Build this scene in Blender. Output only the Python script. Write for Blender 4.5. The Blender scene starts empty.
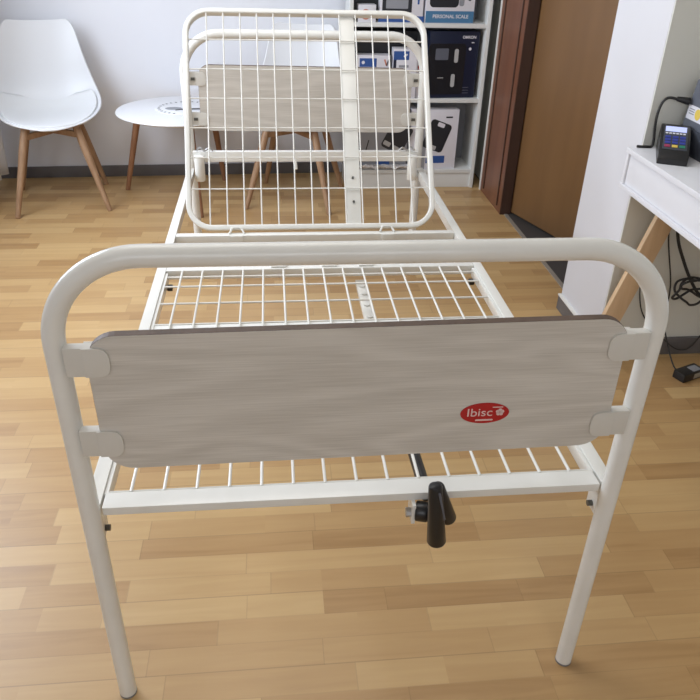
import bpy, bmesh, math, random
from mathutils import Vector, Matrix
random.seed(7)
SC = bpy.context.scene
COL = SC.collection

# ------------------------------------------------------------------ camera
cam_d = bpy.data.cameras.new('camera'); cam = bpy.data.objects.new('camera', cam_d); COL.objects.link(cam)
cam_d.sensor_fit = 'HORIZONTAL'; cam_d.sensor_width = 36.0
cam_d.lens = 724.587 / 700 * 36.0
cam_d.clip_start = 0.02; cam_d.clip_end = 60
r_ = Vector((0.99480257, -0.09856425, 0.02555268)); u_ = Vector((0.02888299, 0.51380031, 0.85742348)); f_ = Vector((0.09764028, 0.85222904, -0.5139767))
cam.matrix_world = Matrix(((r_.x, u_.x, -f_.x, -0.13684), (r_.y, u_.y, -f_.y, -0.97005), (r_.z, u_.z, -f_.z, 1.40280), (0, 0, 0, 1)))
SC.camera = cam

# ------------------------------------------------------------------ world, window light, added fills, exposure
w = bpy.data.worlds.new('world'); SC.world = w; w.use_nodes = True
bg = w.node_tree.nodes['Background']; bg.inputs[0].default_value = (0.72, 0.83, 1.0, 1); bg.inputs[1].default_value = 1.0

def area(name, loc, to, sx, sy, power, col):
    d = bpy.data.lights.new(name, 'AREA'); d.shape = 'RECTANGLE'; d.size = sx; d.size_y = sy; d.energy = power; d.color = col
    o = bpy.data.objects.new(name, d); COL.objects.link(o); o.location = loc
    o.rotation_euler = (Vector(to) - Vector(loc)).to_track_quat('-Z', 'Y').to_euler()
    return o
area('window_daylight', (-1.80, 1.75, 1.62), (0.6, 1.9, 0.75), 1.7, 1.25, 56, (0.80, 0.88, 1.0))
area('front_fill', (-0.3, -3.6, 2.0), (-0.2, 1.0, 0.6), 3.0, 1.4, 36, (0.92, 0.95, 1.0))  # added fill from behind the camera, no opening in that wall
area('ceiling_fill', (-0.35, 1.2, 2.62), (-0.35, 1.2, 0), 1.6, 1.6, 22, (1.0, 0.97, 0.92))  # added overhead fill to lift the room, no lamp known there
vs = SC.view_settings; vs.view_transform = 'Standard'; vs.look = 'None'; vs.gamma = 1; vs.use_curve_mapping = False
vs.exposure = 0.0

# ------------------------------------------------------------------ materials
def mat(name, col, rough=0.5, metal=0.0, spec=0.5, **kw):
    m = bpy.data.materials.new(name); m.use_nodes = True
    b = m.node_tree.nodes['Principled BSDF']
    b.inputs['Base Color'].default_value = (*col, 1); b.inputs['Roughness'].default_value = rough
    b.inputs['Metallic'].default_value = metal; b.inputs['Specular IOR Level'].default_value = spec
    for k, v in kw.items():
        b.inputs[k.replace('_', ' ')].default_value = v
    return m

def noisy(name, c1, c2, scale=(8, 8, 8), rough=0.5, detail=4, bump=0.0, spec=0.5, lo=0.35, hi=0.65, distort=0.0):
    m = mat(name, c1, rough, 0, spec); nt = m.node_tree; b = nt.nodes['Principled BSDF']
    tc = nt.nodes.new('ShaderNodeTexCoord'); mp = nt.nodes.new('ShaderNodeMapping'); mp.inputs['Scale'].default_value = scale
    n = nt.nodes.new('ShaderNodeTexNoise'); n.inputs['Scale'].default_value = 1; n.inputs['Detail'].default_value = detail
    n.inputs['Distortion'].default_value = distort
    cr = nt.nodes.new('ShaderNodeValToRGB'); cr.color_ramp.elements[0].position = lo; cr.color_ramp.elements[1].position = hi
    cr.color_ramp.elements[0].color = (*c1, 1); cr.color_ramp.elements[1].color = (*c2, 1)
    nt.links.new(tc.outputs['Object'], mp.inputs[0]); nt.links.new(mp.outputs[0], n.inputs[0]); nt.links.new(n.outputs[0], cr.inputs[0])
    nt.links.new(cr.outputs[0], b.inputs['Base Color'])
    if bump:
        bp = nt.nodes.new('ShaderNodeBump'); bp.inputs['Strength'].default_value = bump; bp.inputs['Distance'].default_value = 0.002
        nt.links.new(n.outputs[0], bp.inputs['Height']); nt.links.new(bp.outputs[0], b.inputs['Normal'])
    return m

def floor_mat():
    m = mat('parquet_laminate', (0.5, 0.33, 0.17), 0.34, 0, 0.5); nt = m.node_tree; b = nt.nodes['Principled BSDF']
    N = nt.nodes.new; L = nt.links.new
    def math_(op, a, bb=None, c=None):
        n = N('ShaderNodeMath'); n.operation = op
        for i, v in enumerate((a, bb, c)):
            if v is None: continue
            if hasattr(v, 'links') or hasattr(v, 'is_linked'): L(v, n.inputs[i])
            else: n.inputs[i].default_value = v
        return n.outputs[0]
    tc = N('ShaderNodeTexCoord'); sp = N('ShaderNodeSeparateXYZ'); L(tc.outputs['Object'], sp.inputs[0])
    x0, y = sp.outputs[0], sp.outputs[1]
    x = math_('ADD', x0, 20.0)
    RW = 0.067
    yr = math_('DIVIDE', math_('ADD', y, 10.02), RW)
    row = math_('FLOOR', yr); fy = math_('FRACT', yr)
    def wn(vx, vy, dim='2D'):
        c = N('ShaderNodeCombineXYZ')
        for i, v in enumerate((vx, vy)):
            if hasattr(v, 'is_linked'): L(v, c.inputs[i])
            else: c.inputs[i].default_value = v
        n = N('ShaderNodeTexWhiteNoise'); n.noise_dimensions = '2D'; L(c.outputs[0], n.inputs['Vector']); return n.outputs['Value']
    r1 = wn(row, 3.7); r2 = wn(row, 91.3)
    ln = math_('MULTIPLY_ADD', r1, 0.20, 0.31)                    # block length of the row
    xr = math_('DIVIDE', math_('MULTIPLY_ADD', r2, 3.0, x), ln)
    # jitter the joints: split each cell at a random place
    cell = math_('FLOOR', xr); fx = math_('FRACT', xr)
    cut = math_('MULTIPLY_ADD', wn(cell, math_('ADD', row, 0.37)), 0.5, 0.25)
    side = math_('GREATER_THAN', fx, cut)
    keep = math_('GREATER_THAN', wn(cell, math_('ADD', row, 7.77)), 0.62)   # most cells stay whole
    idx = math_('ADD', math_('MULTIPLY', cell, 2.0), math_('MULTIPLY', side, keep))
    tone = wn(idx, math_('ADD', row, 0.11))
    tone2 = wn(idx, math_('ADD', row, 50.5))
    # grain
    cg = N('ShaderNodeCombineXYZ'); L(math_('MULTIPLY', x, 3.0), cg.inputs[0]); L(math_('MULTIPLY', y, 38.0), cg.inputs[1]); L(math_('MULTIPLY', idx, 3.17), cg.inputs[2])
    ng = N('ShaderNodeTexNoise'); ng.inputs['Scale'].default_value = 1.0; ng.inputs['Detail'].default_value = 5; ng.inputs['Distortion'].default_value = 0.6; L(cg.outputs[0], ng.inputs[0])
    cr = N('ShaderNodeValToRGB'); e = cr.color_ramp.elements
    e[0].position = 0.0; e[0].color = (0.37, 0.215, 0.088, 1); e[1].position = 1.0; e[1].color = (0.57, 0.385, 0.18, 1)
    k = e.new(0.22); k.color = (0.44, 0.268, 0.115, 1); k = e.new(0.55); k.color = (0.495, 0.315, 0.14, 1)
    L(math_('ADD', math_('MULTIPLY', tone, 0.85), math_('MULTIPLY', math_('SUBTRACT', ng.outputs[0], 0.42), 0.75)), cr.inputs[0])
    # seams between rows (soft), stronger every third row
    s1 = math_('LESS_THAN', fy, 0.03)
    s3 = math_('LESS_THAN', math_('FRACT', math_('DIVIDE', yr, 3.0)), 0.014)
    endj = math_('LESS_THAN', fx, 0.006)
    dark = math_('SUBTRACT', 1.0, math_('ADD', math_('ADD', math_('MULTIPLY', s1, 0.10), math_('MULTIPLY', s3, 0.15)), math_('MULTIPLY', endj, 0.15)))
    mx = N('ShaderNodeMix'); mx.data_type = 'RGBA'; mx.blend_type = 'MULTIPLY'; mx.inputs[0].default_value = 1.0
    cd = N('ShaderNodeCombineColor'); [L(dark, cd.inputs[i]) for i in range(3)]
    L(cr.outputs[0], mx.inputs[6]); L(cd.outputs[0], mx.inputs[7]); L(mx.outputs[2], b.inputs['Base Color'])
    L(math_('MULTIPLY_ADD', ng.outputs[0], 0.12, 0.3), b.inputs['Roughness'])
    return m

def ash_mat():
    m = mat('bleached_ash_laminate', (0.5, 0.46, 0.4), 0.5, 0, 0.35); nt = m.node_tree; b = nt.nodes['Principled BSDF']
    N = nt.nodes.new; L = nt.links.new
    tc = N('ShaderNodeTexCoord'); mp = N('ShaderNodeMapping'); mp.inputs['Scale'].default_value = (1.3, 1, 7.0); mp.inputs['Location'].default_value = (0.3, 0, 0.2); L(tc.outputs['Object'], mp.inputs[0])
    n = N('ShaderNodeTexNoise'); n.inputs['Scale'].default_value = 1.0; n.inputs['Detail'].default_value = 1.5; n.inputs['Distortion'].default_value = 0.5; L(mp.outputs[0], n.inputs[0])
    m1 = N('ShaderNodeMath'); m1.operation = 'MULTIPLY'; m1.inputs[1].default_value = 60; L(n.outputs[0], m1.inputs[0])
    m2 = N('ShaderNodeMath'); m2.operation = 'SINE'; L(m1.outputs[0], m2.inputs[0])
    mp2 = N('ShaderNodeMapping'); mp2.inputs['Scale'].default_value = (9, 1, 420); L(tc.outputs['Object'], mp2.inputs[0])
    n2 = N('ShaderNodeTexNoise'); n2.inputs['Scale'].default_value = 1.0; n2.inputs['Detail'].default_value = 3; L(mp2.outputs[0], n2.inputs[0])
    m3 = N('ShaderNodeMath'); m3.operation = 'MULTIPLY_ADD'; m3.inputs[1].default_value = 0.13; L(m2.outputs[0], m3.inputs[0]); L(n2.outputs[0], m3.inputs[2])
    cr = N('ShaderNodeValToRGB'); e = cr.color_ramp.elements; e[0].position = 0.2; e[0].color = (0.50, 0.465, 0.415, 1); e[1].position = 0.75; e[1].color = (0.63, 0.595, 0.54, 1)
    L(m3.outputs[0], cr.inputs[0]); L(cr.outputs[0], b.inputs['Base Color'])
    return m

M = {}
M['floor'] = floor_mat()
M['wall'] = noisy('painted_wall', (0.745, 0.755, 0.80), (0.775, 0.785, 0.825), (2, 2, 2), 0.85, bump=0.05)
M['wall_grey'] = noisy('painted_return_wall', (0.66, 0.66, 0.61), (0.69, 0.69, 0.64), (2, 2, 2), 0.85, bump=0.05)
M['pillar'] = noisy('painted_column', (0.66, 0.66, 0.69), (0.68, 0.68, 0.71), (2, 2, 2), 0.8)
M['ceiling'] = mat('ceiling_paint', (0.8, 0.8, 0.79), 0.9)
M['baseboard'] = noisy('grey_skirting', (0.11, 0.103, 0.105), (0.14, 0.132, 0.132), (6, 6, 6), 0.5)
M['trimwhite'] = mat('white_trim', (0.78, 0.77, 0.73), 0.5)
M['powder'] = noisy('cream_powder_coat', (0.73, 0.72, 0.675), (0.765, 0.755, 0.71), (12, 12, 12), 0.2, spec=0.5)
M['ash'] = ash_mat()
M['ash_edge'] = noisy('brown_panel_edge', (0.075, 0.045, 0.03), (0.11, 0.07, 0.048), (20, 20, 4), 0.55)
M['plastic'] = mat('cream_plastic', (0.62, 0.60, 0.55), 0.42)
M['shell'] = mat('white_shell_plastic', (0.68, 0.69, 0.71), 0.35)
M['cushion'] = mat('white_faux_leather', (0.68, 0.69, 0.70), 0.5)
M['beech'] = noisy('beech_legs', (0.30, 0.175, 0.098), (0.39, 0.245, 0.145), (40, 40, 3), 0.45)
M['walnut'] = noisy('darker_wood_legs', (0.24, 0.115, 0.06), (0.32, 0.16, 0.085), (40, 40, 3), 0.45)
M['pine'] = noisy('pale_pine', (0.60, 0.41, 0.245), (0.70, 0.50, 0.31), (30, 30, 3), 0.5)
M['tabletop'] = mat('white_lacquer', (0.80, 0.81, 0.84), 0.3)
M['shelf'] = noisy('white_melamine', (0.70, 0.71, 0.69), (0.73, 0.74, 0.72), (3, 3, 3), 0.45)
M['leaf'] = noisy('brown_door_veneer', (0.17, 0.088, 0.035), (0.205, 0.108, 0.043), (6, 6, 0.8), 0.42, detail=3)
M['casing'] = noisy('red_brown_casing', (0.16, 0.062, 0.033), (0.20, 0.082, 0.044), (14, 14, 0.8), 0.38, detail=3)
M['casing_dark'] = noisy('dark_brown_jamb', (0.045, 0.021, 0.013), (0.06, 0.028, 0.017), (14, 14, 0.8), 0.5)
M['threshold'] = mat('metal_threshold', (0.42, 0.40, 0.36), 0.4, 0.5)
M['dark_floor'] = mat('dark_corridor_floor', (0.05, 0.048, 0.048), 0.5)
M['black'] = mat('black_plastic', (0.012, 0.012, 0.013), 0.32)
M['rubber'] = mat('black_rubber', (0.02, 0.02, 0.02), 0.6)
M['grey_rubber'] = mat('grey_rubber', (0.2, 0.19, 0.18), 0.6)
M['steel'] = mat('zinc_steel', (0.45, 0.45, 0.45), 0.35, 0.9)
M['steel_dark'] = mat('dark_screw', (0.12, 0.12, 0.11), 0.4, 0.7)
M['red'] = mat('red_badge', (0.42, 0.012, 0.016), 0.35)
M['white'] = mat('white_print', (0.8, 0.8, 0.8), 0.5)
M['offwhite_print'] = mat('pale_print', (0.75, 0.55, 0.53), 0.5)
M['navy'] = mat('navy_card', (0.007, 0.012, 0.035), 0.35)
M['blackcard'] = mat('black_card', (0.008, 0.009, 0.013), 0.35)
M['blue'] = mat('blue_card', (0.03, 0.09, 0.30), 0.4)
M['teal'] = mat('teal_blue_card', (0.07, 0.20, 0.36), 0.4)
M['whitecard'] = mat('white_card', (0.72, 0.71, 0.76), 0.45)
M['greycard'] = mat('grey_card', (0.28, 0.29, 0.32), 0.5)
M['scale_dark'] = mat('dark_scale_print', (0.02, 0.022, 0.028), 0.35)
M['scale_pad'] = mat('silver_pad_print', (0.45, 0.45, 0.45), 0.4)
M['pink'] = mat('pink_print', (0.55, 0.2, 0.12), 0.5)
M['redprint'] = mat('red_print', (0.40, 0.02, 0.02), 0.5)
M['slate'] = mat('slate_plastic', (0.115, 0.125, 0.155), 0.4)
M['slate_dark'] = mat('dark_slate_plastic', (0.05, 0.055, 0.07), 0.4)
M['yellow'] = mat('yellow_key', (0.75, 0.55, 0.10), 0.4)
M['keyblue'] = mat('blue_key', (0.035, 0.055, 0.33), 0.4)
M['keyred'] = mat('red_key', (0.35, 0.03, 0.10), 0.4)
M['keygreen'] = mat('green_key', (0.02, 0.22, 0.13), 0.4)
M['curtain'] = mat('white_voile', (0.78, 0.79, 0.82), 0.8)
M['bag'] = mat('clear_wrap', (0.85, 0.85, 0.87), 0.12, 0, 0.8, Alpha=0.55)
M['glass'] = mat('window_glass', (1, 1, 1), 0.02, 0, 0.5, Transmission_Weight=1.0)
scr = mat('lit_display', (0.45, 0.5, 0.75), 0.3); b = scr.node_tree.nodes['Principled BSDF']
b.inputs['Emission Color'].default_value = (0.5, 0.56, 0.95, 1); b.inputs['Emission Strength'].default_value = 0.55; M['screen'] = scr
dial = mat('pale_dial', (0.62, 0.70, 0.78), 0.15); M['dial'] = dial

# ------------------------------------------------------------------ geometry helpers
def V(*a): return Vector(a)
class MB:
    def __init__(s): s.bm = bmesh.new()
    def box(s, x0, x1, y0, y1, z0, z1, bev=0.0, mtx=None, seg=2):
        t = bmesh.new(); bmesh.ops.create_cube(t, size=1)
        for v in t.verts: v.co = Vector(((x0 + x1) / 2 + v.co.x * (x1 - x0), (y0 + y1) / 2 + v.co.y * (y1 - y0), (z0 + z1) / 2 + v.co.z * (z1 - z0)))
        if bev: bmesh.ops.bevel(t, geom=t.edges[:], offset=bev, segments=seg, profile=0.7, affect='EDGES')
        return s._merge(t, mtx)
    def _merge(s, t, mtx=None):
        if mtx is not None: bmesh.ops.transform(t, matrix=mtx, verts=t.verts[:])
        me = bpy.data.meshes.new('tmp'); t.to_mesh(me); t.free(); s.bm.from_mesh(me); bpy.data.meshes.remove(me); return s
    def sweep(s, path, prof, closed=False, up=V(0, 0, 1), radii=None, caps=True, mtx=None):
        """prof: list of (a,b) in the section plane; a along side, b along 'up-ish' normal."""
        t = bmesh.new(); n = len(path); rings = []
        tang = []
        for i in range(n):
            if closed: d = path[(i + 1) % n] - path[i - 1]
            else: d = path[min(i + 1, n - 1)] - path[max(i - 1, 0)]
            tang.append(d.normalized())
        nrm = up - tang[0] * up.dot(tang[0])
        if nrm.length < 1e-3:
            up = V(1, 0, 0); nrm = up - tang[0] * up.dot(tang[0])
            if nrm.length < 1e-3: nrm = V(0, 1, 0)
        nrm.normalize()
        for i in range(n):
            if i:
                nrm = nrm - tang[i] * nrm.dot(tang[i]); nrm.normalize()
            sd = tang[i].cross(nrm); k = radii[i] if radii else 1.0
            rings.append([t.verts.new(path[i] + sd * a * k + nrm * b_ * k) for a, b_ in prof])
        m = len(prof)
        for i in range(n if closed else n - 1):
            A, B = rings[i], rings[(i + 1) % n]
            for j in range(m): t.faces.new((A[j], A[(j + 1) % m], B[(j + 1) % m], B[j]))
        if not closed and caps:
            t.faces.new(rings[0][::-1]); t.faces.new(rings[-1])
        bmesh.ops.recalc_face_normals(t, faces=t.faces[:])
        return s._merge(t, mtx)
    def tube(s, path, r, closed=False, seg=16, radii=None, up=V(0, 0, 1), mtx=None):
        prof = [(r * math.cos(2 * math.pi * k / seg), r * math.sin(2 * math.pi * k / seg)) for k in range(seg)]
        return s.sweep([Vector(p) for p in path], prof, closed, up, radii, mtx=mtx)
    def cyl(s, a, b_, r, r2=None, seg=24, bev=0.0):
        a, b_ = Vector(a), Vector(b_)
        if bev:
            L = (b_ - a).length; d = (b_ - a) / L; rr2 = (r2 or r)
            return s.tube([a, a + d * bev * 0.3, a + d * bev, b_ - d * bev, b_ - d * bev * 0.3, b_], r, seg=seg,
                          radii=[1 - bev / r, 1 - 0.3 * bev / r, 1, rr2 / r, (rr2 - 0.3 * bev) / r, (rr2 - bev) / r])
        return s.tube([a, b_], r, seg=seg, radii=[1, (r2 or r) / r])
    def prism(s, pts, y0, y1, mtx=None, bev=0.0, axis='y'):
        """pts in (x,z), extruded in y"""
        t = bmesh.new(); f = t.faces.new([t.verts.new((x, y0, z)) for x, z in pts])
        r = bmesh.ops.extrude_face_region(t, geom=[f]); vs_ = [g for g in r['geom'] if isinstance(g, bmesh.types.BMVert)]
        for v in vs_: v.co.y = y1
        bmesh.ops.recalc_face_normals(t, faces=t.faces[:])
        if bev:
            es = [e for e in t.edges if abs(e.verts[0].co.y - e.verts[1].co.y) < 1e-6]
            bmesh.ops.bevel(t, geom=es, offset=bev, segments=2, profile=0.7, affect='EDGES')
        return s._merge(t, mtx)
    def build(s, name, m, parent=None, smooth=True, loc=None, angle=35):
        bm = s.bm; me = bpy.data.meshes.new(name); 
        bm.to_mesh(me); bm.free()
        ms = m if isinstance(m, (list, tuple)) else [m]
        for k in ms: me.materials.append(k)
        o = bpy.data.objects.new(name, me); COL.objects.link(o)
        if smooth:
            me.polygons.foreach_set('use_smooth', [True] * len(me.polygons))
            try: me.set_sharp_from_angle(angle=math.radians(angle))
            except Exception: pass
        if parent is not None: o.parent = parent
        if loc is not None: o.location = loc
        return o
def rrect(x0, x1, z0, z1, r, seg=8):
    pts = []
    for cx, cz, a0 in ((x1 - r, z1 - r, 0), (x0 + r, z1 - r, 90), (x0 + r, z0 + r, 180), (x1 - r, z0 + r, 270)):
        for k in range(seg + 1):
            a = math.radians(a0 + 90 * k / seg); pts.append((cx + r * math.cos(a), cz + r * math.sin(a)))
    return pts
def ellipse(cx, cz, a, b_, seg=48): return [(cx + a * math.cos(2 * math.pi * k / seg), cz + b_ * math.sin(2 * math.pi * k / seg)) for k in range(seg)]
def fillet(pts, r, seg=10):
    pts = [Vector(p) for p in pts]; out = [pts[0]]
    for i in range(1, len(pts) - 1):
        p, a, b_ = pts[i], pts[i - 1], pts[i + 1]
        da, db = (a - p).normalized(), (b_ - p).normalized(); ang = da.angle(db)
        d = min(r / math.tan(ang / 2), (a - p).length * 0.499, (b_ - p).length * 0.499); rr = d * math.tan(ang / 2)
        c = p + (da + db).normalized() * (rr / math.sin(ang / 2))
        s0, s1 = (p + da * d) - c, (p + db * d) - c
        th = s0.angle(s1)
        for k in range(seg + 1):
            a_ = th * k / seg; out.append(c + (s0 * math.sin(th - a_) + s1 * math.sin(a_)) / math.sin(th))
    out.append(pts[-1]); return out
def smoothpath(pts, n=10):
    """Catmull-Rom"""
    P = [Vector(p) for p in pts]; P = [P[0] * 2 - P[1]] + P + [P[-1] * 2 - P[-2]]; out = []
    for i in range(1, len(P) - 2):
        for k in range(n):
            t = k / n; a, b_, c, d = P[i - 1], P[i], P[i + 1], P[i + 2]
            out.append(0.5 * ((2 * b_) + (c - a) * t + (2 * a - 5 * b_ + 4 * c - d) * t * t + (3 * b_ - a - 3 * c + d) * t ** 3))
    out.append(P[-2]); return out
def empty(name, loc, label, cat, group=None, rz=0):
    o = bpy.data.objects.new(name, None); o.empty_display_size = 0.1; COL.objects.link(o); o.location = loc; o.rotation_euler = (0, 0, rz)
    return tag(o, label, cat, group)
def tag(o, label, cat, group=None, kind=None):
    o['label'] = label; o['category'] = cat
    if group: o['group'] = group
    if kind: o['kind'] = kind
    return o
def struct(o, label=None):
    o['kind'] = 'structure'
    if label: o['label'] = label
    return o
def copy_tree(o, parent=None):
    c = o.copy(); COL.objects.link(c); c.parent = parent
    for ch in list(o.children): copy_tree(ch, c)
    return c
def text_obj(name, txt, size, m, parent, loc, rot, extrude=0.0006, sx=1.0, bold=0.0):
    cu = bpy.data.curves.new(name, 'FONT'); cu.body = txt; cu.size = size; cu.extrude = extrude; cu.align_x = 'CENTER'; cu.align_y = 'CENTER'; cu.offset = bold
    t = bpy.data.objects.new(name + '_tmp', cu); COL.objects.link(t)
    bpy.context.view_layer.update()
    me = bpy.data.meshes.new_from_object(t.evaluated_get(bpy.context.evaluated_depsgraph_get()))
    bpy.data.objects.remove(t); me.materials.clear(); me.materials.append(m)
    o = bpy.data.objects.new(name, me); COL.objects.link(o); o.parent = parent; o.location = loc; o.rotation_euler = rot; o.scale = (sx, 1, 1)
    return o

# ================================================================== ROOM
BY = 3.53; CZ = 2.75; LX = -1.78; RX = 1.15; FY = -4.2
# the baseboard line of the back wall runs very slightly askew to the bed
b = MB(); b.box(-2.2, 2.6, -4.6, BY + 0.1, -0.06, 0); struct(b.build('floor', M['floor'], smooth=False), 'light brown strip parquet laminate floor')
b = MB(); b.box(-2.2, 2.6, -4.6, BY + 0.3, CZ, CZ + 0.06); struct(b.build('ceiling', M['ceiling'], smooth=False))
rotb = Matrix.Translation((0, BY + 0.02, 0)) @ Matrix.Rotation(math.radians(2.5), 4, 'Z')
b = MB(); b.box(-2.3, 2.7, 0, 0.1, 0, CZ, mtx=rotb); struct(b.build('wall_back', M['wall'], smooth=False), 'white painted back wall')
b = MB(); b.box(-1.76, 0.26, -0.014, 0.0, 0, 0.066, mtx=rotb, bev=0.002); struct(b.build('baseboard_back', M['baseboard']), 'dark grey skirting along the back wall')
# left wall with a window opening (window lies outside the picture, it lights the room)
WY0, WY1, WZ0, WZ1 = 0.85, 2.65, 0.95, 2.30
b = MB()
b.box(LX - 0.12, LX, FY, WY0, 0, CZ); b.box(LX - 0.12, LX, WY1, BY - 0.06, 0, CZ); b.box(LX - 0.12, LX, WY0, WY1, 0, WZ0); b.box(LX - 0.12, LX, WY0, WY1, WZ1, CZ)
struct(b.build('wall_left', M['wall'], smooth=False))
wf = MB(); 
for y in (WY0, (WY0 + WY1) / 2 - 0.02, WY1 - 0.04): wf.box(LX - 0.09, LX - 0.05, y, y + 0.04, WZ0, WZ1)
for z in (WZ0, WZ1 - 0.04): wf.box(LX - 0.09, LX - 0.05, WY0, WY1, z, z + 0.04)
struct(wf.build('window_1', M['trimwhite'], smooth=False))
b = MB(); b.box(-2.2, 2.6, FY - 0.1, FY, 0, CZ); struct(b.build('wall_front', M['wall'], smooth=False))

# right side: wall behind the bookcase, casing, open doorway, column, return wall
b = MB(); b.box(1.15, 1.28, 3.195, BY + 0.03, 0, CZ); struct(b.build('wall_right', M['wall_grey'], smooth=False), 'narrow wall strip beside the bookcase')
b = MB(); b.box(1.10, 1.15, 3.195, 3.212, 0, CZ); struct(b.build('trim_1', M['trimwhite'], smooth=False), 'thin cream edging beside the brown casing')
# wide red-brown casing with two beads
t = MB(); t.box(1.105, 1.15, 2.772, 3.195, 0.0, CZ)
cas = struct(t.build('trim_2', M['casing'], smooth=False), 'wide red-brown wooden door casing')
t = MB()
for y in (2.835, 3.125): t.box(1.099, 1.106, y - 0.006, y + 0.006, 0.03, CZ, bev=0.003)
t.build('bead', M['casing_dark'], cas)
t = MB(); t.box(1.15, 1.28, 2.782, 3.194, 0, CZ); t.box(1.106, 1.15, 2.765, 2.7715, 0, CZ); t.box(1.15, 1.162, 2.765, 2.7815, 0, CZ)
struct(t.build('trim_3', M['casing_dark'], smooth=False), 'dark brown door jamb')
t = MB(); t.box(1.128, 1.148, 1.66, 2.764, 0.0, 0.004); struct(t.build('trim_4', M['threshold'], smooth=False), 'thin metal threshold strip')
# room beyond: dark floor
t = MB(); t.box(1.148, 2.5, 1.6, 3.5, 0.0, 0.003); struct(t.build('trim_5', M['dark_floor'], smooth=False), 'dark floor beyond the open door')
# door leaf, hinged at the far jamb, swung away
dl = bpy.data.objects.new('door_1', None); COL.objects.link(dl); dl.location = (1.168, 2.776, 0); dl.rotation_euler = (0, 0, math.radians(18.5)); struct(dl, 'open brown veneer door')
t = MB(); t.box(0, 0.04, -0.86, 0, 0.012, 2.1, bev=0.002); t.build('door_leaf', M['leaf'], dl)
t = MB(); t.cyl((-0.005, -0.79, 1.02), (-0.045, -0.79, 1.02), 0.011); t.tube(fillet([(-0.045, -0.80, 1.02), (-0.045, -0.66, 1.02)], 0.01), 0.009); t.build('door_handle', M['steel'], dl)
# white column between the doorway and the desk
t = MB(); t.box(1.05, 2.5, 1.277, 1.655, 0, CZ, bev=0.002)
struct(t.build('wall_column', M['pillar'], smooth=False), 'white wall column between brown door and desk')
t = MB(); t.box(1.038, 1.05, 1.283, 1.655, 0, 0.06); struct(t.build('baseboard_column', M['baseboard'], smooth=False), 'grey skirting at the foot of the white column')
t = MB(); t.box(1.036, 1.05, 1.283, 1.658, 0.06, 0.066); struct(t.build('trim_6', M['trimwhite'], smooth=False), 'white bead on the column skirting')
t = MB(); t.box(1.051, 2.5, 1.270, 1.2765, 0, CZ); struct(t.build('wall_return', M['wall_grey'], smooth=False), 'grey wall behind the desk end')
t = MB(); t.box(1.052, 1.9, 1.256, 1.270, 0, 0.07, bev=0.002); struct(t.build('baseboard_return', M['baseboard']), 'dark skirting under the white desk')
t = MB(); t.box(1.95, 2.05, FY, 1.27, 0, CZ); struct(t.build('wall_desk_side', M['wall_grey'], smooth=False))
t = MB(); t.box(2.5, 2.6, 1.6, 3.6, 0, CZ); struct(t.build('wall_beyond', M['wall'], smooth=False))

# ================================================================== BED
BZ = 0.505
bed = empty('hospital_bed', (0, 0, 0), 'white metal bed frame with wire mesh base, raised backrest and pale wood end panels', 'bed')
def frame_wires(n, x0, dx): return [x0 + k * dx for k in range(n)]
def endboard(y, flip, prefix, dz=0.0):
    s = -1 if flip else 1          # outside face direction: -Y at the foot, +Y at the head
    T = Matrix.Translation((0, y, 0)) @ (Matrix.Rotation(math.pi, 4, 'Z') if flip else Matrix.Identity(4))
    def place(o): o.matrix_local = T; return o
    t = MB(); t.tube(fillet([(-.47, 0, 0.003), (-.47, 0, .983 + dz), (.47, 0, .983 + dz), (.47, 0, 0.003)], 0.142, 18), 0.0171, seg=28)
    fr = place(t.build(prefix + '_frame', M['powder'], bed))
    for sx in (-1, 1):
        t = MB(); t.cyl((sx * .47, 0, 0), (sx * .47, 0, 0.005), 0.0174); t.build('foot_cap', M['grey_rubber'], fr)
    # panel
    pts = rrect(-.423, .420, .617 + dz, .867 + dz, 0.046, 8)
    tilt = Matrix.Rotation(math.radians(-0.55), 4, 'Y')
    ctr = Matrix.Translation((0, 0, .742)); TT = ctr @ tilt @ ctr.inverted()
    t = MB(); t.prism(pts, -.0172, -.0165, mtx=TT); t.bm.verts.ensure_lookup_table()
    t.prism(pts, -.0015, -.0008, mtx=TT)
    pan = place(t.build(prefix + '_panel', M['ash'], bed, smooth=False)); pan['label'] = 'pale grey ash wood-look panel with rounded corners'
    t = MB(); t.prism(rrect(-.4235, .4205, .6165 + dz, .8675 + dz, 0.0465, 8), -.01655, -.0014, mtx=TT); t.build('panel_edge', M['ash_edge'], pan, smooth=False)
    for sx in (-1, 1):
        for zc in (.8195 + dz, .6665 + dz):
            cl = MB()
            # box part against the post
            cl.box(min(sx * .456, sx * .409), max(sx * .456, sx * .409), -.0185, -.001, zc - .025, zc + .025, bev=0.002)
            for yy in ((-.0212, -.0172), (-.0008, 0.0032)):
                p = []
                x_in, x_out = .385, .43
                for k in range(17):
                    a = math.radians(90 + 180 * k / 16)
                    ca, sa = math.cos(a), math.sin(a)
                    xx = .410 + math.copysign(abs(ca) ** 0.7, ca) * .021; zz = zc + math.copysign(abs(sa) ** 0.7, sa) * .025
                    p.append((xx, zz))
                p += [(.428, zc - .025), (.428, zc + .025)]
                cl.prism([(sx * x, z) for x, z in p], yy[0], yy[1], bev=0.0012)
            c = place(cl.build('panel_clip', M['plastic'], bed))
            sl = MB(); sl.box(min(sx * .447, sx * .432), max(sx * .447, sx * .432), -.001, .0042, zc - .005, zc + .005)
            sl.build('slot', M['steel_dark'], c, smooth=False)
    return fr, pan
_, foot_panel = endboard(0.0, False, 'footboard')
endboard(2.03, True, 'headboard', .024)
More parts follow.
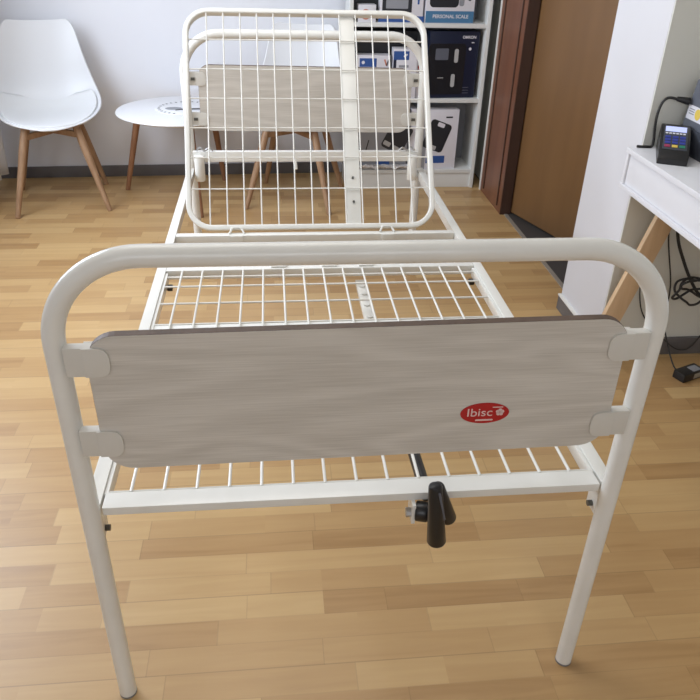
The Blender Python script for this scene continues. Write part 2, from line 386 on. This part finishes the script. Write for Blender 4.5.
# badge
bd = MB(); bd.prism(ellipse(.201, .6985, .0415, .0205), -.0187, -.0171, bev=0.0004)
badge = bd.build('badge', M['red'], foot_panel); badge['label'] = 'red oval badge'
br = MB()
text_obj('badge_lettering', 'Ibisc', 0.0225, M['offwhite_print'], badge, (.192, -.0190, .7000), (math.radians(90), 0, 0), 0.0002, 1.12)
fl = MB()
for k in range(5):
    a = 2 * math.pi * k / 5 + .3; fl.prism(ellipse(.2265 + .0042 * math.cos(a), .7002 + .0042 * math.sin(a), .0032, .0032, 12), -.0194, -.0187)
fl.build('badge_flower', M['offwhite_print'], badge)
fl = MB(); fl.prism(rrect(.186, .216, .6835, .6865, .0012, 3), -.0191, -.0187); fl.build('badge_small_print', M['offwhite_print'], badge)
fl = MB(); fl.prism(rrect(.213, .231, .7095, .7112, .0008, 3), -.0191, -.0187); fl.build('badge_small_print', M['offwhite_print'], badge)

# main frame: side rails, cross bars
def bar(name, x0, x1, y0, y1, z0, z1, m='powder', bev=0.002, par=None):
    t = MB(); t.box(x0, x1, y0, y1, z0, z1, bev=bev); return t.build(name, M[m], par or bed)
for sx in (-1, 1):
    bar('side_rail', *sorted((sx * .484, sx * .457)), .014, 1.985, BZ - .032, BZ)
    bar('inner_flange', *sorted((sx * .4565, sx * .449)),   .049, .985, BZ - .03, BZ - .004, bev=0.001)
bar('end_rail', -.4525, .4525, .008, .048, BZ - .017, BZ)
bar('middle_cross_bar', -.456, .456, .636, .676, BZ - .034, BZ - .0065)
bar('hinge_cross_bar', -.456, .456, .992, 1.018, BZ - .028, BZ)
bar('hinge_cross_bar', -.456, .456, 1.165, 1.195, BZ - .028, BZ)
bar('hinge_cross_bar', -.456, .456, 1.255, 1.282, BZ - .028, BZ)
bar('head_cross_bar', -.456, .456, 1.955, 1.98, .540, .580)
for x in (-.13, .02, .13): bar('bracket_tab', x - .022, x + .022, 1.0, 1.03, BZ, BZ + .005, bev=0.001)
# foot mesh
g = MB()
for k in range(15): g.cyl((-.4095 + k * .0585, .050, BZ - .003), (-.4095 + k * .0585, .998, BZ - .003), .0031, seg=8)
for y in (.056, .165, .23, .341, .453, .565, .681, .797, .901, .963): g.cyl((-.449, y, BZ - .0075), (.449, y, BZ - .0075), .003 , seg=8)
g.build('mesh_base', M['powder'], bed)['label'] = 'flat white wire mesh'
# brackets with bolts at the foot corners
for sx in (-1, 1):
    t = MB(); t.box(*sorted((sx * .466, sx * .461)), .018, .056, .420, BZ - .018, bev=0.001)
    k = t.build('corner_bracket', M['powder'], bed)
    t = MB(); t.cyl((sx * .461, .034, .434), (sx * .452, .034, .434), .006, seg=12); t.build('bolt', M['steel_dark'], k)
# stops under the hinge bar
for sx in (-1, 1):
    t = MB(); t.box(*sorted((sx * .452, sx * .436)), .945, .965, .462, .476, bev=0.004); t.build('rubber_stop', M['black'], bed)

# raised backrest
O = V(-.012, 1.325, .548); U = V(0, .587, .8096); NN = V(0, -.8096, .587)
def BP(x, u, n=0.0): return O + V(1, 0, 0) * x + U * u + NN * n
rr = [BP(x, u) for x, u in rrect(-.404, .404, -.042, .699, .078, 10)]
prof = [(a, b_) for a, b_ in rrect(-.0135, .0135, -.0085, .0085, .004, 3)]
# section: side = in-plane/normal; first tangent decides, keep normal out of plane
t = MB(); t.sweep(rr, [(b_, a) for a, b_ in prof], closed=True, up=NN)
back = t.build('backrest_frame', M['powder'], bed, angle=40); back['label'] = 'raised rounded backrest frame'
g = MB()
hw = [.088, .194, .295, .396, .497, .600]
vx = [-.335 + k * .0558 for k in range(13)]
for x in vx: g.cyl(BP(x, -.036, .008), BP(x, .692, .008), .0023, seg=8)
for u in hw: g.cyl(BP(-.396, u, .004), BP(.396, u, .004), .0023, seg=8)
g.build('backrest_mesh', M['powder'], back)
def pl(o_): return Matrix(((1, NN.x, U.x, o_.x), (0, NN.y, U.y, o_.y), (0, NN.z, U.z, o_.z), (0, 0, 0, 1)))
PM = pl(O)
t = MB(); t.box(.115, .163, -.012, -.003, -.034, .692, bev=.002, mtx=PM); slat = t.build('backrest_slat', M['powder'], back)
for u in (.043, .125):
    t = MB(); t.cyl(BP(.139, u, -.003), BP(.139, u, 0.0015), .0042, seg=12); t.build('screw', M['steel_dark'], slat)
# hinge brackets
for x in (-.262, .232):
    t = MB()
    t.tube(fillet([(x - .024, 1.270, BZ + .001), (x - .014, 1.285, BZ + .016), (x + .014, 1.285, BZ + .016), (x + .024, 1.270, BZ + .001)], .006, 4), .0035, seg=8)
    t.box(x - .02, x + .02, 1.243, 1.2545, BZ - .024, BZ + .003, bev=.001)
    t.build('hinge_bracket', M['powder'], bed)
# sockets, hooks, peg at the head end
for sx in (-1, 1):
    t = MB(); t.cyl((sx * .430, 1.932, .47), (sx * .430, 1.932, .572), .020, bev=.004); so = t.build('post_socket', M['powder'], bed)
    t = MB(); t.tube(smoothpath([(sx * .44, 1.955, .584), (sx * .425, 1.96, .597), (sx * .41, 1.955, .585), (sx * .39, 1.958, .595), (sx * .375, 1.955, .584)], 5), .0035, seg=6); t.build('spring_clip', M['steel'], so)
t = MB(); t.cyl((-.05, 1.945, .545), (-.047, 1.93, .515), .0075, bev=.002); t.build('stop_peg', M['powder'], bed)
# crank and spindle
def P(*a): return V(*a)
t = MB(); t.cyl((.138, .055, .452), (.124, .62, .452), .0125, seg=14); sp = t.build('crank_spindle', M['black'], bed); sp['label'] = 'black tube of crank spindle'
t = MB(); t.box(.098, .128, .70, 1.0, .448, .462, bev=.003)
for y in (.76, .83, .90, .95): t.cyl((.113, y, .448), (.113, y, .4665), .008, seg=10)
t.build('spindle_nut_rail', M['powder'], bed)
t = MB(); t.cyl((.123, .60, .453), (.115, .72, .453), .006, seg=10); t.build('spindle_thread', M['steel'], bed)
t = MB(); t.box(.096, .103, -.008, .03, .445, .489, bev=.001); cb = t.build('crank_bracket', M['powder'], bed)
t = MB(); t.box(.142, .148, -.006, .03, .465, .489, bev=.001); t.build('crank_bracket', M['powder'], bed)
t = MB(); t.cyl((.096, .005, .462), (.087, .005, .462), .009, seg=8); t.build('bolt', M['steel'], cb)
t = MB(); t.cyl((.104, .002, .468), (.128, -.004, .468), .019, bev=.004); t.build('crank_joint', M['black'], bed)
t = MB(); t.cyl((.126, -.036, .562), (.1375, -.044, .431), .0125, r2=.0175, bev=.005); gr = t.build('crank_grip', M['black'], bed)
t = MB(); t.cyl((.130, -.032, .556), (.1610, -.022, .466), .0125, r2=.0155, bev=.004); t.build('crank_arm', M['black'], bed)
t = MB(); t.tube([(.131, -.0505, .555), (.146, -.0475, .490)], .0022, seg=8); t.build('crank_highlight', M['slate'], gr)  # edge highlight on the black arm, built as a thin paler strip

# ================================================================== CHAIRS
def make_chair(name, loc, deg, label):
    ch = empty(name, loc, label, 'chair', None, math.radians(deg))
    rows = [ # y, z, half width, edge lift, edge forward
        (-.217, .436, .085, .000, .020), (-.200, .450, .150, .002, .020), (-.15, .455, .200, .012, .01), (-.07, .450, .236, .026, 0),
        (.02, .446, .262, .044, 0), (.09, .450, .268, .058, -.02), (.155, .468, .268, .058, -.045), (.205, .520, .256, .040, -.05), (.235, .60, .238, .012, -.05),
        (.250, .68, .215, .008, -.045), (.268, .77, .197, .006, -.032), (.280, .835, .185, .008, -.026), (.286, .868, .172, .008, -.02), (.289, .888, .148, .008, -.015)]
    def surf(inset, dz, r0, r1, nu=17):
        bm = bmesh.new(); g_ = []
        for (y, z, hw_, lf, fw) in rows[r0:r1]:
            row = []
            for k in range(nu):
                u = -1 + 2 * k / (nu - 1); e = abs(u) ** 2.6
                row.append(bm.verts.new((u * (hw_ - inset), y + fw * e, z + lf * e + dz)))
            g_.append(row)
        for i in range(len(g_) - 1):
            for k in range(nu - 1): bm.faces.new((g_[i][k], g_[i][k + 1], g_[i + 1][k + 1], g_[i + 1][k]))
        return bm
    t = MB(); t.bm.free(); t.bm = surf(0, 0, 0, len(rows)); sh = t.build('shell', M['shell'], ch, angle=180)
    for m_ in (('SUBSURF', None), ('SOLIDIFY', .008)):
        md = sh.modifiers.new(m_[0].lower(), m_[0])
        if m_[0] == 'SUBSURF': md.levels = md.render_levels = 2
        else: md.thickness = m_[1]; md.offset = -1
    t = MB(); t.bm.free(); t.bm = surf(.024, .0022, 1, 8); cu = t.build('seat_cushion', M['cushion'], ch, angle=180)
    md = cu.modifiers.new('subsurf', 'SUBSURF'); md.levels = md.render_levels = 2
    md = cu.modifiers.new('solid', 'SOLIDIFY'); md.thickness = .010; md.offset = -1
    for sx in (-1, 1):
        for sy in (-1, 1):
            t = MB(); a = V(sx * .125, sy * .125 + .01, .425); f = V(sx * .232, sy * .233, 0)
            d = f - a; t.tube([a, a + d * .25, a + d * .97, f], .0195, seg=12, radii=[.95, 1.05, .68, .6]); t.build('leg', M['beech'], ch)
    t = MB()
    t.box(-.175, .175, -.012, .012, .372, .400, bev=.003, mtx=Matrix.Rotation(math.radians(45), 4, 'Z'))
    t.box(-.175, .175, -.012, .012, .374, .402, bev=.003, mtx=Matrix.Rotation(math.radians(-45), 4, 'Z'))
    t.cyl((0, 0, .40), (0, 0, .436), .055); t.build('leg_brace', M['beech'], ch)
    return ch
make_chair('shell_chair', (-1.300, 3.065, 0), 12.5, 'white shell chair with splayed wooden legs standing in the left back corner')
make_chair('shell_chair', (-.014, 3.068, 0), -13.4, 'white shell chair with splayed wooden legs behind the headboard')

# ================================================================== SIDE TABLE
TX, TY = -.625, 3.135
tb = empty('side_table', (TX, TY, 0), 'round white side table on splayed dark wooden legs between the two chairs', 'table')
t = MB(); R0 = .345; H0 = .478
prof_ = [(0.0, H0 - .018), (R0 - .03, H0 - .018), (R0 - .006, H0 - .010), (R0, H0 - .005), (R0 - .002, H0), (R0 - .006, H0 + .001), (0.0, H0 + .001)]
bm = t.bm; seg = 64; rings = []
for r, z in prof_:
    rings.append([bm.verts.new((0, 0, z))] if r == 0 else [bm.verts.new((r * math.cos(2 * math.pi * k / seg), r * math.sin(2 * math.pi * k / seg), z)) for k in range(seg)])
for A, B in zip(rings, rings[1:]):
    for k in range(seg):
        a = [A[0]] if len(A) == 1 else [A[k], A[(k + 1) % seg]]; c = [B[0]] if len(B) == 1 else [B[(k + 1) % seg], B[k]]
        bm.faces.new(a + c)
bmesh.ops.recalc_face_normals(bm, faces=bm.faces[:]); t.build('table_top', M['tabletop'], tb)
for a in (164, 55, -75):
    ca, sa = math.cos(math.radians(a)), math.sin(math.radians(a))
    t = MB(); t.tube([(ca * .25, sa * .25, H0 - .018), (ca * (.375 if a != 55 else .33), sa * (.375 if a != 55 else .33), 0)], .019, seg=14, radii=[1.05, .7]); t.build('leg', M['walnut'], tb)
# flat pale disc with a dotted dial
dk = empty('printed_disc', (-.60, 3.15, H0 + .0015), 'flat pale disc with an arc of black ticks lying on the side table', 'disc')
t = MB(); t.cyl((0, 0, 0), (0, 0, .006), .165, seg=48, bev=.002); t.build('plate', M['tabletop'], dk)
t = MB()
for k in range(16):
    a = math.radians(70 + 12 * k); t.box(-.007, .007, -.005, .005, .0058, .0066, mtx=Matrix.Translation((.145 * math.cos(a), .145 * math.sin(a), 0)) @ Matrix.Rotation(a, 4, 'Z'))
t.build('dial_ticks', M['black'], dk, smooth=False)
t = MB(); t.bm.free(); t.bm = bmesh.new()
T2 = Matrix.Rotation(math.radians(-90), 4, 'X')
t.prism(ellipse(-.065, -.02, .045, .035, 24), .0058, .0064, mtx=Matrix(((1, 0, 0, 0), (0, 0, 1, 0), (0, 1, 0, 0), (0, 0, 0, 1))))
t.prism(ellipse(.035, -.04, .09, .022, 24), .0058, .0066, mtx=Matrix(((1, 0, 0, 0), (0, 0, 1, 0), (0, 1, 0, 0), (0, 0, 0, 1))))
t.build('dial_print', M['greycard'], dk, smooth=False)
t = MB(); t.tube([(x, -.055 + .03 * math.sin((x + .03) * 16), .0068) for x in [(-.05 + .0145 * k) for k in range(13)]], .0035, seg=6); t.build('dial_needle', M['black'], dk)

# ================================================================== BOOKCASE
SX0, SX1, SY0, SY1 = .290, 1.065, 3.235, 3.50
bk = empty('bookcase', ((SX0 + SX1) / 2, SY0, 0), 'white open bookcase with boxed goods against the back wall', 'bookcase')
bx, by = (SX0 + SX1) / 2, SY0
def bpart(name, x0, x1, y0, y1, z0, z1, m='shelf'):
    t = MB(); t.box(x0 - bx, x1 - bx, y0 - by, y1 - by, z0, z1, bev=.0015); return t.build(name, M[m], bk)
bpart('side_panel', SX0, SX0 + .02, SY0, SY1, 0, 1.98); bpart('side_panel', SX1 - .02, SX1, SY0, SY1, 0, 1.98)
bpart('back_panel', SX0 + .02, SX1 - .02, SY1 - .008, SY1, .08, 1.97, 'greycard')
bpart('plinth', SX0 + .02, SX1 - .02, SY0 + .012, SY0 + .028, 0, .088)
SH = [.088, .498, .892, 1.27, 1.62, 1.96]
for z in SH: bpart('shelf_board', SX0 + .02, SX1 - .02, SY0 + .004, SY1 - .009, z, z + .022)

def box_thing(name, x, y, z, w_, d_, h_, rz, m, label, group=None):
    e = empty(name, (x, y, z), label, 'box', group, math.radians(rz))
    t = MB(); t.box(-w_ / 2, w_ / 2, 0, d_, 0, h_, bev=.0015); t.build('carton', M[m], e); return e
def deco(e, name, pts, m, y=-.0008):
    t = MB(); t.prism(pts, y, y + .0012); return t.build(name, M[m], e, smooth=False)
FACE = (math.radians(90), 0, 0)
S0, S1, S2 = SH[0] + .0225, SH[1] + .0225, SH[2] + .0225
def rot_pts(pts, deg, cx, cz):
    a = math.radians(deg); return [(cx + x * math.cos(a) - z * math.sin(a), cz + x * math.sin(a) + z * math.cos(a)) for x, z in pts]
# --- bottom shelf
e = box_thing('scale_box', .835, 3.255, S0, .225, .075, .345, 4, 'whitecard', 'white carton picturing a dark tilted bathroom scale, right on the bottom shelf', 'boxes in the bookcase')
deco(e, 'side_print', rrect(-.112, -.075, .001, .344, .001, 2), 'greycard')
sc = deco(e, 'scale_print', rot_pts(rrect(-.066, .066, -.085, .085, .02), -20, -.012, .195), 'scale_dark', -.0012)
deco(sc, 'pad_print', rot_pts(rrect(-.022, .022, -.012, .012, .006), -20, .010, .258), 'whitecard', -.0018)
deco(sc, 'pad_print', rot_pts(rrect(-.022, .022, -.012, .012, .006), -20, -.035, .13), 'scale_pad', -.0018)
deco(e, 'label_print', rrect(-.07, .045, .035, .078, .002, 2), 'blue', -.0012)
deco(e, 'title_print', rrect(.035, .075, .298, .306, .001, 2), 'black', -.0012)
e = box_thing('scale_box', .685, 3.275, S0, .035, .20, .345, 4, 'whitecard', 'narrow white carton edge beside the scale carton on the bottom shelf', 'boxes in the bookcase')
e = box_thing('scale_box', .50, 3.262, S0, .30, .06, .345, -2, 'greycard', 'grey carton picturing a dark scale tipped over, left on the bottom shelf', 'boxes in the bookcase')
sc = deco(e, 'scale_print', rot_pts(rrect(-.066, .066, -.085, .085, .018), -27, .088, .185), 'scale_dark')
deco(sc, 'pad_print', rot_pts(rrect(-.022, .022, -.013, .013, .005), -27, .030, .150), 'scale_pad', -.0014)
deco(sc, 'pad_print', rot_pts(rrect(-.022, .022, -.013, .013, .005), -27, .085, .120), 'scale_pad', -.0014)
deco(e, 'label_print', rrect(-.03, .05, .004, .045, .002, 2), 'blue', -.0006)
deco(e, 'corner_print', rrect(.08, .149, .20, .30, .002, 2), 'whitecard', -.0006)
deco(e, 'stroke_print', rot_pts(rrect(-.003, .003, -.03, .03, .001, 2), -14, -.085, .14), 'black', -.0006)
# crumpled clear wrap, low on the front of the bottom shelf
t = MB(); bm = t.bm; gw = []
for i in range(15):
    row = []
    for k in range(25):
        x = .34 + .32 * k / 24; a = i / 14
        row.append(bm.verts.new((x + .006 * math.sin(i * 2.1 + k), 3.236 + .055 * (1 - a) * a * 1.2 - .012 * random.random() - .012, S0 + .012 + .03 * math.sin(a * math.pi) + .008 * random.random() - .05 * (a > .99))))
    gw.append(row)
# lies as a low folded sheet on the shelf edge
for i in range(15):
    for k in range(25): gw[i][k].co.y = 3.232 - .012 + .03 * i / 14 + .004 * random.random(); gw[i][k].co.z = S0 + .003 + (.024 * abs(math.sin(i * .9 + k * .35)) + .006 * random.random())
for i in range(14):
    for k in range(24): bm.faces.new((gw[i][k], gw[i][k + 1], gw[i + 1][k + 1], gw[i + 1][k]))
tag(t.build('plastic_wrap', M['bag'], angle=180), 'crumpled clear plastic wrap on the front edge of the bottom shelf', 'plastic wrap')
# --- middle shelf
e = box_thing('scale_box', .880, 3.262, S1, .285, .09, .352, 5, 'navy', 'large black and navy carton picturing a body scale on the middle shelf', 'boxes in the bookcase')
sc = deco(e, 'scale_print', rrect(-.145, .07, .02, .29, .02), 'blackcard', -.0008)
deco(sc, 'display_print', rrect(-.105, -.03, .205, .265, .006), 'slate', -.0016)
deco(sc, 'pad_print', rrect(.005, .028, .19, .262, .01), 'scale_pad', -.0016)
deco(sc, 'pad_print', rrect(-.005, .018, .06, .13, .01), 'scale_pad', -.0016)
deco(sc, 'line_print', rrect(-.085, -.05, .108, .112, .001, 2), 'scale_pad', -.0016)
text_obj('lettering', 'OMRON', .0205, M['whitecard'], e, (.083, -.0012, .322), FACE, .0004, 1.0, .0006)
deco(e, 'mark_print', rrect(.098, .114, .292, .297, .001, 2), 'whitecard', -.0012)
deco(e, 'mark_print', rot_pts(rrect(-.007, .007, -.007, .007, .003), 45, .093, .262), 'whitecard', -.0012)
for z in (.055, .04, .025): deco(e, 'fine_print', rrect(.07, .105, z, z + .003, .001, 2), 'slate', -.0012)
e = box_thing('small_box', .428, 3.255, S1, .19, .08, .225, 0, 'whitecard', 'small white and blue carton low at left of the middle shelf', 'boxes in the bookcase')
deco(e, 'band_print', rrect(-.075, .02, .165, .21, .002, 2), 'blue'); deco(e, 'icon_print', ellipse(-.055, .188, .009, .009, 16), 'whitecard', -.0014)
deco(e, 'figure_print', rot_pts(rrect(-.004, .004, -.018, .018, .003), 20, .07, .188), 'pink', -.0014)
deco(e, 'figure_print', rot_pts(rrect(-.004, .004, -.018, .018, .003), -20, .082, .188), 'slate', -.0014)
e = box_thing('small_box', .607, 3.245, S1, .135, .078, .262, 0, 'whitecard', 'upright white carton with blue top band and brush mark on the middle shelf', 'boxes in the bookcase')
deco(e, 'band_print', rrect(-.066, .02, .205, .25, .002, 2), 'blue'); deco(e, 'edge_print', rrect(-.0665, -.05, .09, .25, .002, 2), 'navy', -.0004)
deco(e, 'swoosh_print', rot_pts(rrect(-.012, .012, -.005, .005, .004), 35, .0, .228), 'whitecard', -.0014)
deco(e, 'outline_print', rrect(-.035, .02, .165, .178, .003, 2), 'greycard', -.0010)
e = box_thing('small_box', .704, 3.262, S1, .050, .08, .255, 0, 'whitecard', 'narrow white carton with a red dot beside the black carton', 'boxes in the bookcase')
deco(e, 'dot_print', ellipse(-.005, .165, .016, .02, 20), 'redprint'); deco(e, 'arrow_print', rot_pts(rrect(-.01, .01, -.004, .004, .002), 45, .01, .195), 'black', -.0012)
t = empty('dark_case', (.50, 3.36, S1), 'black case standing behind the small cartons on the middle shelf', 'case', None)
b = MB(); b.box(-.17, .19, 0, .1, 0, .34, bev=.01); b.build('case_body', M['blackcard'], t)
# --- upper shelf
e = box_thing('scale_box', .835, 3.250, S2, .27, .10, .30, 3, 'whitecard', 'white carton with blue base band and dark scale in its window on the upper shelf', 'boxes in the bookcase')
deco(e, 'base_band', rrect(-.134, .134, .002, .06, .001, 2), 'teal')
deco(e, 'window_print', rrect(-.115, .045, .078, .28, .022), 'scale_dark'); deco(e, 'strap_print', rrect(.048, .075, .085, .25, .01), 'greycard', -.0010)
text_obj('lettering', 'PERSONAL SCALE', .0245, M['whitecard'], e, (.005, -.0014, .033), FACE, .0004, 1.03, .0005)
deco(e, 'icon_print', rrect(.098, .112, .11, .135, .003, 3), 'slate', -.0010)
e = box_thing('picture_box', .570, 3.250, S2, .235, .10, .30, 0, 'whitecard', 'white carton with black framed picture and blue base on the upper shelf', 'boxes in the bookcase')
deco(e, 'base_band', rrect(-.124, .124, .002, .032, .001, 2), 'blue')
deco(e, 'picture_print', rrect(-.105, .055, .05, .28, .004), 'scale_dark'); deco(e, 'picture_panel', rrect(-.085, .035, .068, .27, .004), 'greycard', -.0014)
deco(e, 'glyph_print', rrect(.085, .095, .09, .12, .002, 3), 'blue')
e = box_thing('small_box', .385, 3.246, S2, .095, .07, .085, 2, 'whitecard', 'small white carton picturing an orange figure on the upper shelf', 'boxes in the bookcase')
deco(e, 'figure_print', ellipse(-.008, .038, .026, .026, 20), 'pink'); deco(e, 'figure_print', ellipse(-.02, .035, .01, .012, 12), 'casing_dark' , -.0014); deco(e, 'figure_print', ellipse(.01, .03, .008, .01, 12), 'casing_dark', -.0014)
t = empty('dark_case', (.385, 3.33, S2), 'black case behind the small orange-printed carton on the upper shelf', 'case')
b = MB(); b.box(-.07, .07, 0, .12, 0, .26, bev=.01); b.build('case_body', M['blackcard'], t)

# ================================================================== DESK
DX, DY0, DY1, DZ = .992, .12, 1.255, .79
dsk = empty('console_desk', (DX, DY1, 0), 'white console desk with drawer front and slanting pale wooden legs', 'desk')
def dpart(name, x0, x1, y0, y1, z0, z1, m='shell', bev=.002):
    t = MB(); t.box(x0 - DX, x1 - DX, y0 - DY1, y1 - DY1, z0, z1, bev=bev); return t.build(name, M[m], dsk)
M['desk'] = mat('white_desk_lacquer', (0.74, 0.74, 0.77), 0.4)
dpart('desk_top', DX, 1.50, DY0, DY1, DZ - .016, DZ, 'desk'); dpart('bottom_board', DX, 1.48, DY0, DY1, DZ - .130, DZ - .116, 'desk')
dpart('end_panel', DX + .004, 1.48, DY1 - .014, DY1 - .001, DZ - .116, DZ - .016, 'desk'); dpart('end_panel', DX + .004, 1.48, DY0 + .001, DY0 + .014, DZ - .116, DZ - .016, 'desk')
dpart('drawer_front', DX + .010, DX + .026, DY0 + .016, DY1 - .016, DZ - .115, DZ - .017, 'desk'); dpart('back_rail', 1.46, 1.476, DY0 + .016, DY1 - .016, DZ - .115, DZ - .017, 'desk')
def plank(a, b_, w_, d_):
    a, b_ = V(*a), V(*b_); t = MB(); pr = rrect(-w_ / 2, w_ / 2, -d_ / 2, d_ / 2, .003, 2)
    t.sweep([a, b_], pr, up=V(0, 1, 0)); o = t.build('leg', M['pine'], dsk); return o
for (x1, x2) in ((1.185, .995), (1.40, 1.58)):
    for yy in (DY1 - .045, DY0 + .05):
        plank((x1 - DX, yy - DY1, DZ - .130), (x2 - DX, yy - DY1, 0.0), .070, .022)

# payment terminal on the desk
tm = empty('payment_terminal', (1.080, 1.140, DZ), 'black card payment terminal with lit display and coloured keys on the desk', 'payment terminal', None, math.radians(-25))
tm.scale = (1.08, 1.0, .88)
TLT = Matrix.Translation((0, 0, .004)) @ Matrix.Rotation(math.radians(24), 4, 'X')
def tshape(name, x0, x1, y0, y1, z0, z1, m, bev=.001, par=tm):
    t = MB(); t.box(x0, x1, y0, y1, z0, z1, bev=bev, mtx=TLT, seg=2); return t.build(name, M[m], par)
t = MB()
sidep = [(-.09, 0.0), (.075, 0.0), (.09, .035), (.072, .094), (.05, .094), (-.085, .032), (-.093, .018)]
t.prism([(y, z) for y, z in sidep], -.040, .040, mtx=Matrix(((0, 1, 0, 0), (1, 0, 0, 0), (0, 0, 1, 0), (0, 0, 0, 1))), bev=.005)
body = t.build('body', M['black'], tm)
# frame on the sloping face: from (-.085,.032) to (.05,.094)
sa = math.atan2(.062, .135); TLT = Matrix.Translation((0, -.085, .0325)) @ Matrix.Rotation(sa, 4, 'X')
tshape('face_plate', -.032, .032, .025, .146, 0, .0012, 'slate_dark')
tshape('display', -.028, .028, .116, .142, .0012, .0026, 'screen', .0004)
for k in range(6): tshape('function_key', -.027 + k * .0092, -.020 + k * .0092, .104, .110, .001, .0026, 'whitecard', .0005)
for r in range(3):
    for c in range(3): tshape('key', -.027 + c * .0195, -.012 + c * .0195, .083 - r * .0145, .093 - r * .0145, .001, .0034, 'keyblue', .001)
for c, mm in enumerate(('keyred', 'yellow', 'keygreen')): tshape('key', -.027 + c * .0195, -.012 + c * .0195, .036, .047, .001, .0034, mm, .001)

# slate device standing further right, cut by the picture edge
pr = empty('receipt_printer', (1.212, 1.142, DZ), 'slate grey desktop device with white sticker beside the terminal', 'printer', None, math.radians(-90))
t = MB(); t.prism([(-.085, 0), (.085, 0), (.085, .215), (-.078, .215), (-.105, .07), (-.10, .0)], -.06, .075, bev=.004); t.build('housing', M['slate'], pr)
t = MB(); t.box(-.10, .085, -.068, -.058, .0, .075, bev=.003); t.build('lower_cover', M['slate_dark'], pr)
t = MB(); t.prism([(-.092, .098), (.02, .098), (.02, .140), (-.087, .140)], -.0615, -.060); st = t.build('sticker', M['whitecard'], pr, smooth=False)
for z in (.128, .121, .114): 
    t = MB(); t.box(-.08, -.05, -.062, -.0614, z, z + .003); t.build('fine_print', M['greycard'], st, smooth=False)
t = MB(); t.prism(ellipse(-.028, .12, .016, .016, 20), -.0622, -.0614); t.build('yellow_mark', M['yellow'], st, smooth=False)
t = MB(); t.box(-.05, .04, -.03, .05, .215, .235, bev=.006); t.build('roll_cover', M['black'], pr)

def cable(name, pts, r, label, plug=None):
    t = MB(); t.tube(smoothpath(pts, 8), r, seg=10); o = t.build(name, M['rubber']); tag(o, label, 'cable'); return o
def wpt(*a): return a
cb = cable('power_cable', [(1.110, 1.235, .943), (1.085, 1.24, .946), (1.068, 1.24, .934), (1.060, 1.24, .904), (1.062, 1.243, .864), (1.070, 1.245, .815), (1.068, 1.245, DZ + .005), (1.045, 1.243, DZ + .0045), (1.02, 1.247, DZ + .0045)], .0042, 'thick black cable arching from the slate device to the desk')
t = MB(); t.cyl((1.146, 1.225, .938), (1.108, 1.236, .944), .0115, r2=.007, bev=.002); t.build('plug', M['black'], cb)
# cables under the desk
WYB = 1.212
cable('hanging_cable', [(1.222, 1.245, .655), (1.235, 1.245, .503), (1.289, 1.24, .386), (1.345, 1.225, .295), (1.392, 1.22, .25), (1.45, 1.22, .20)], .0055, 'thick black cable hanging under the desk near the wall')
loop = []
for k in range(40):
    a = k * .5; rr_ = .055 + .012 * math.sin(k * 1.3)
    loop.append((1.325 + rr_ * 1.15 * math.cos(a) + .02 * math.sin(k * .21), 1.20 + .018 * math.sin(k * .9), .305 + rr_ * .85 * math.sin(a) - .02 * math.cos(k * .4)))
cable('coiled_cable', loop, .0042, 'tangled coil of black cable hanging under the desk')
cable('adapter_cord', [(1.195, 1.24, .655), (1.203, 1.243, .5), (1.262, 1.243, .3), (1.272, 1.235, .16), (1.292, 1.20, .07), (1.290, 1.135, .03), (1.297, 1.115, .02)], .0026, 'thin black cord running down from the desk to the power adapter')
cable('thin_cord', [(1.135, 1.246, .655), (1.146, 1.246, .47), (1.152, 1.246, .389), (1.150, 1.246, .30), (1.19, 1.246, .18), (1.29, 1.243, .08), (1.36, 1.242, .03), (1.41, 1.242, .04), (1.45, 1.242, .12), (1.50, 1.245, .22)], .0024, 'thin black cord looping along the skirting under the desk')
pa = empty('power_adapter', (1.335, 1.10, 0), 'black power adapter brick with pale sticker on the floor under the desk', 'power adapter', None, math.radians(22))
t = MB(); t.box(-.052, .052, -.025, .025, 0, .032, bev=.004); t.build('adapter_body', M['black'], pa)
t = MB(); t.box(-.002, .034, -.0256, -.0248, .006, .026); t.build('sticker', M['threshold'], pa, smooth=False)
t = MB(); t.box(0.0, .04, -.018, .014, .0318, .0326); t.build('sticker', M['greycard'], pa, smooth=False)

# ================================================================== CURTAIN at the left edge
t = MB(); bm = t.bm; gw = []
for i in range(30):
    z = .09 + 2.36 * i / 29; row = []
    for k in range(60):
        y = 2.70 + .62 * k / 59
        x = -1.665 + .028 * math.sin(k * .62) + .012 * math.sin(k * .23 + z * 2) + (.07 * math.exp(-((z - .78) / .22) ** 2) * (k / 59) ** 2)
        row.append(bm.verts.new((x, y, z)))
    gw.append(row)
for i in range(29):
    for k in range(59): bm.faces.new((gw[i][k], gw[i][k + 1], gw[i + 1][k + 1], gw[i + 1][k]))
cu = t.build('curtain', M['curtain'], angle=180); md = cu.modifiers.new('s', 'SOLIDIFY'); md.thickness = .002
tag(cu, 'white curtain hanging at the left edge beside the corner chair', 'curtain')
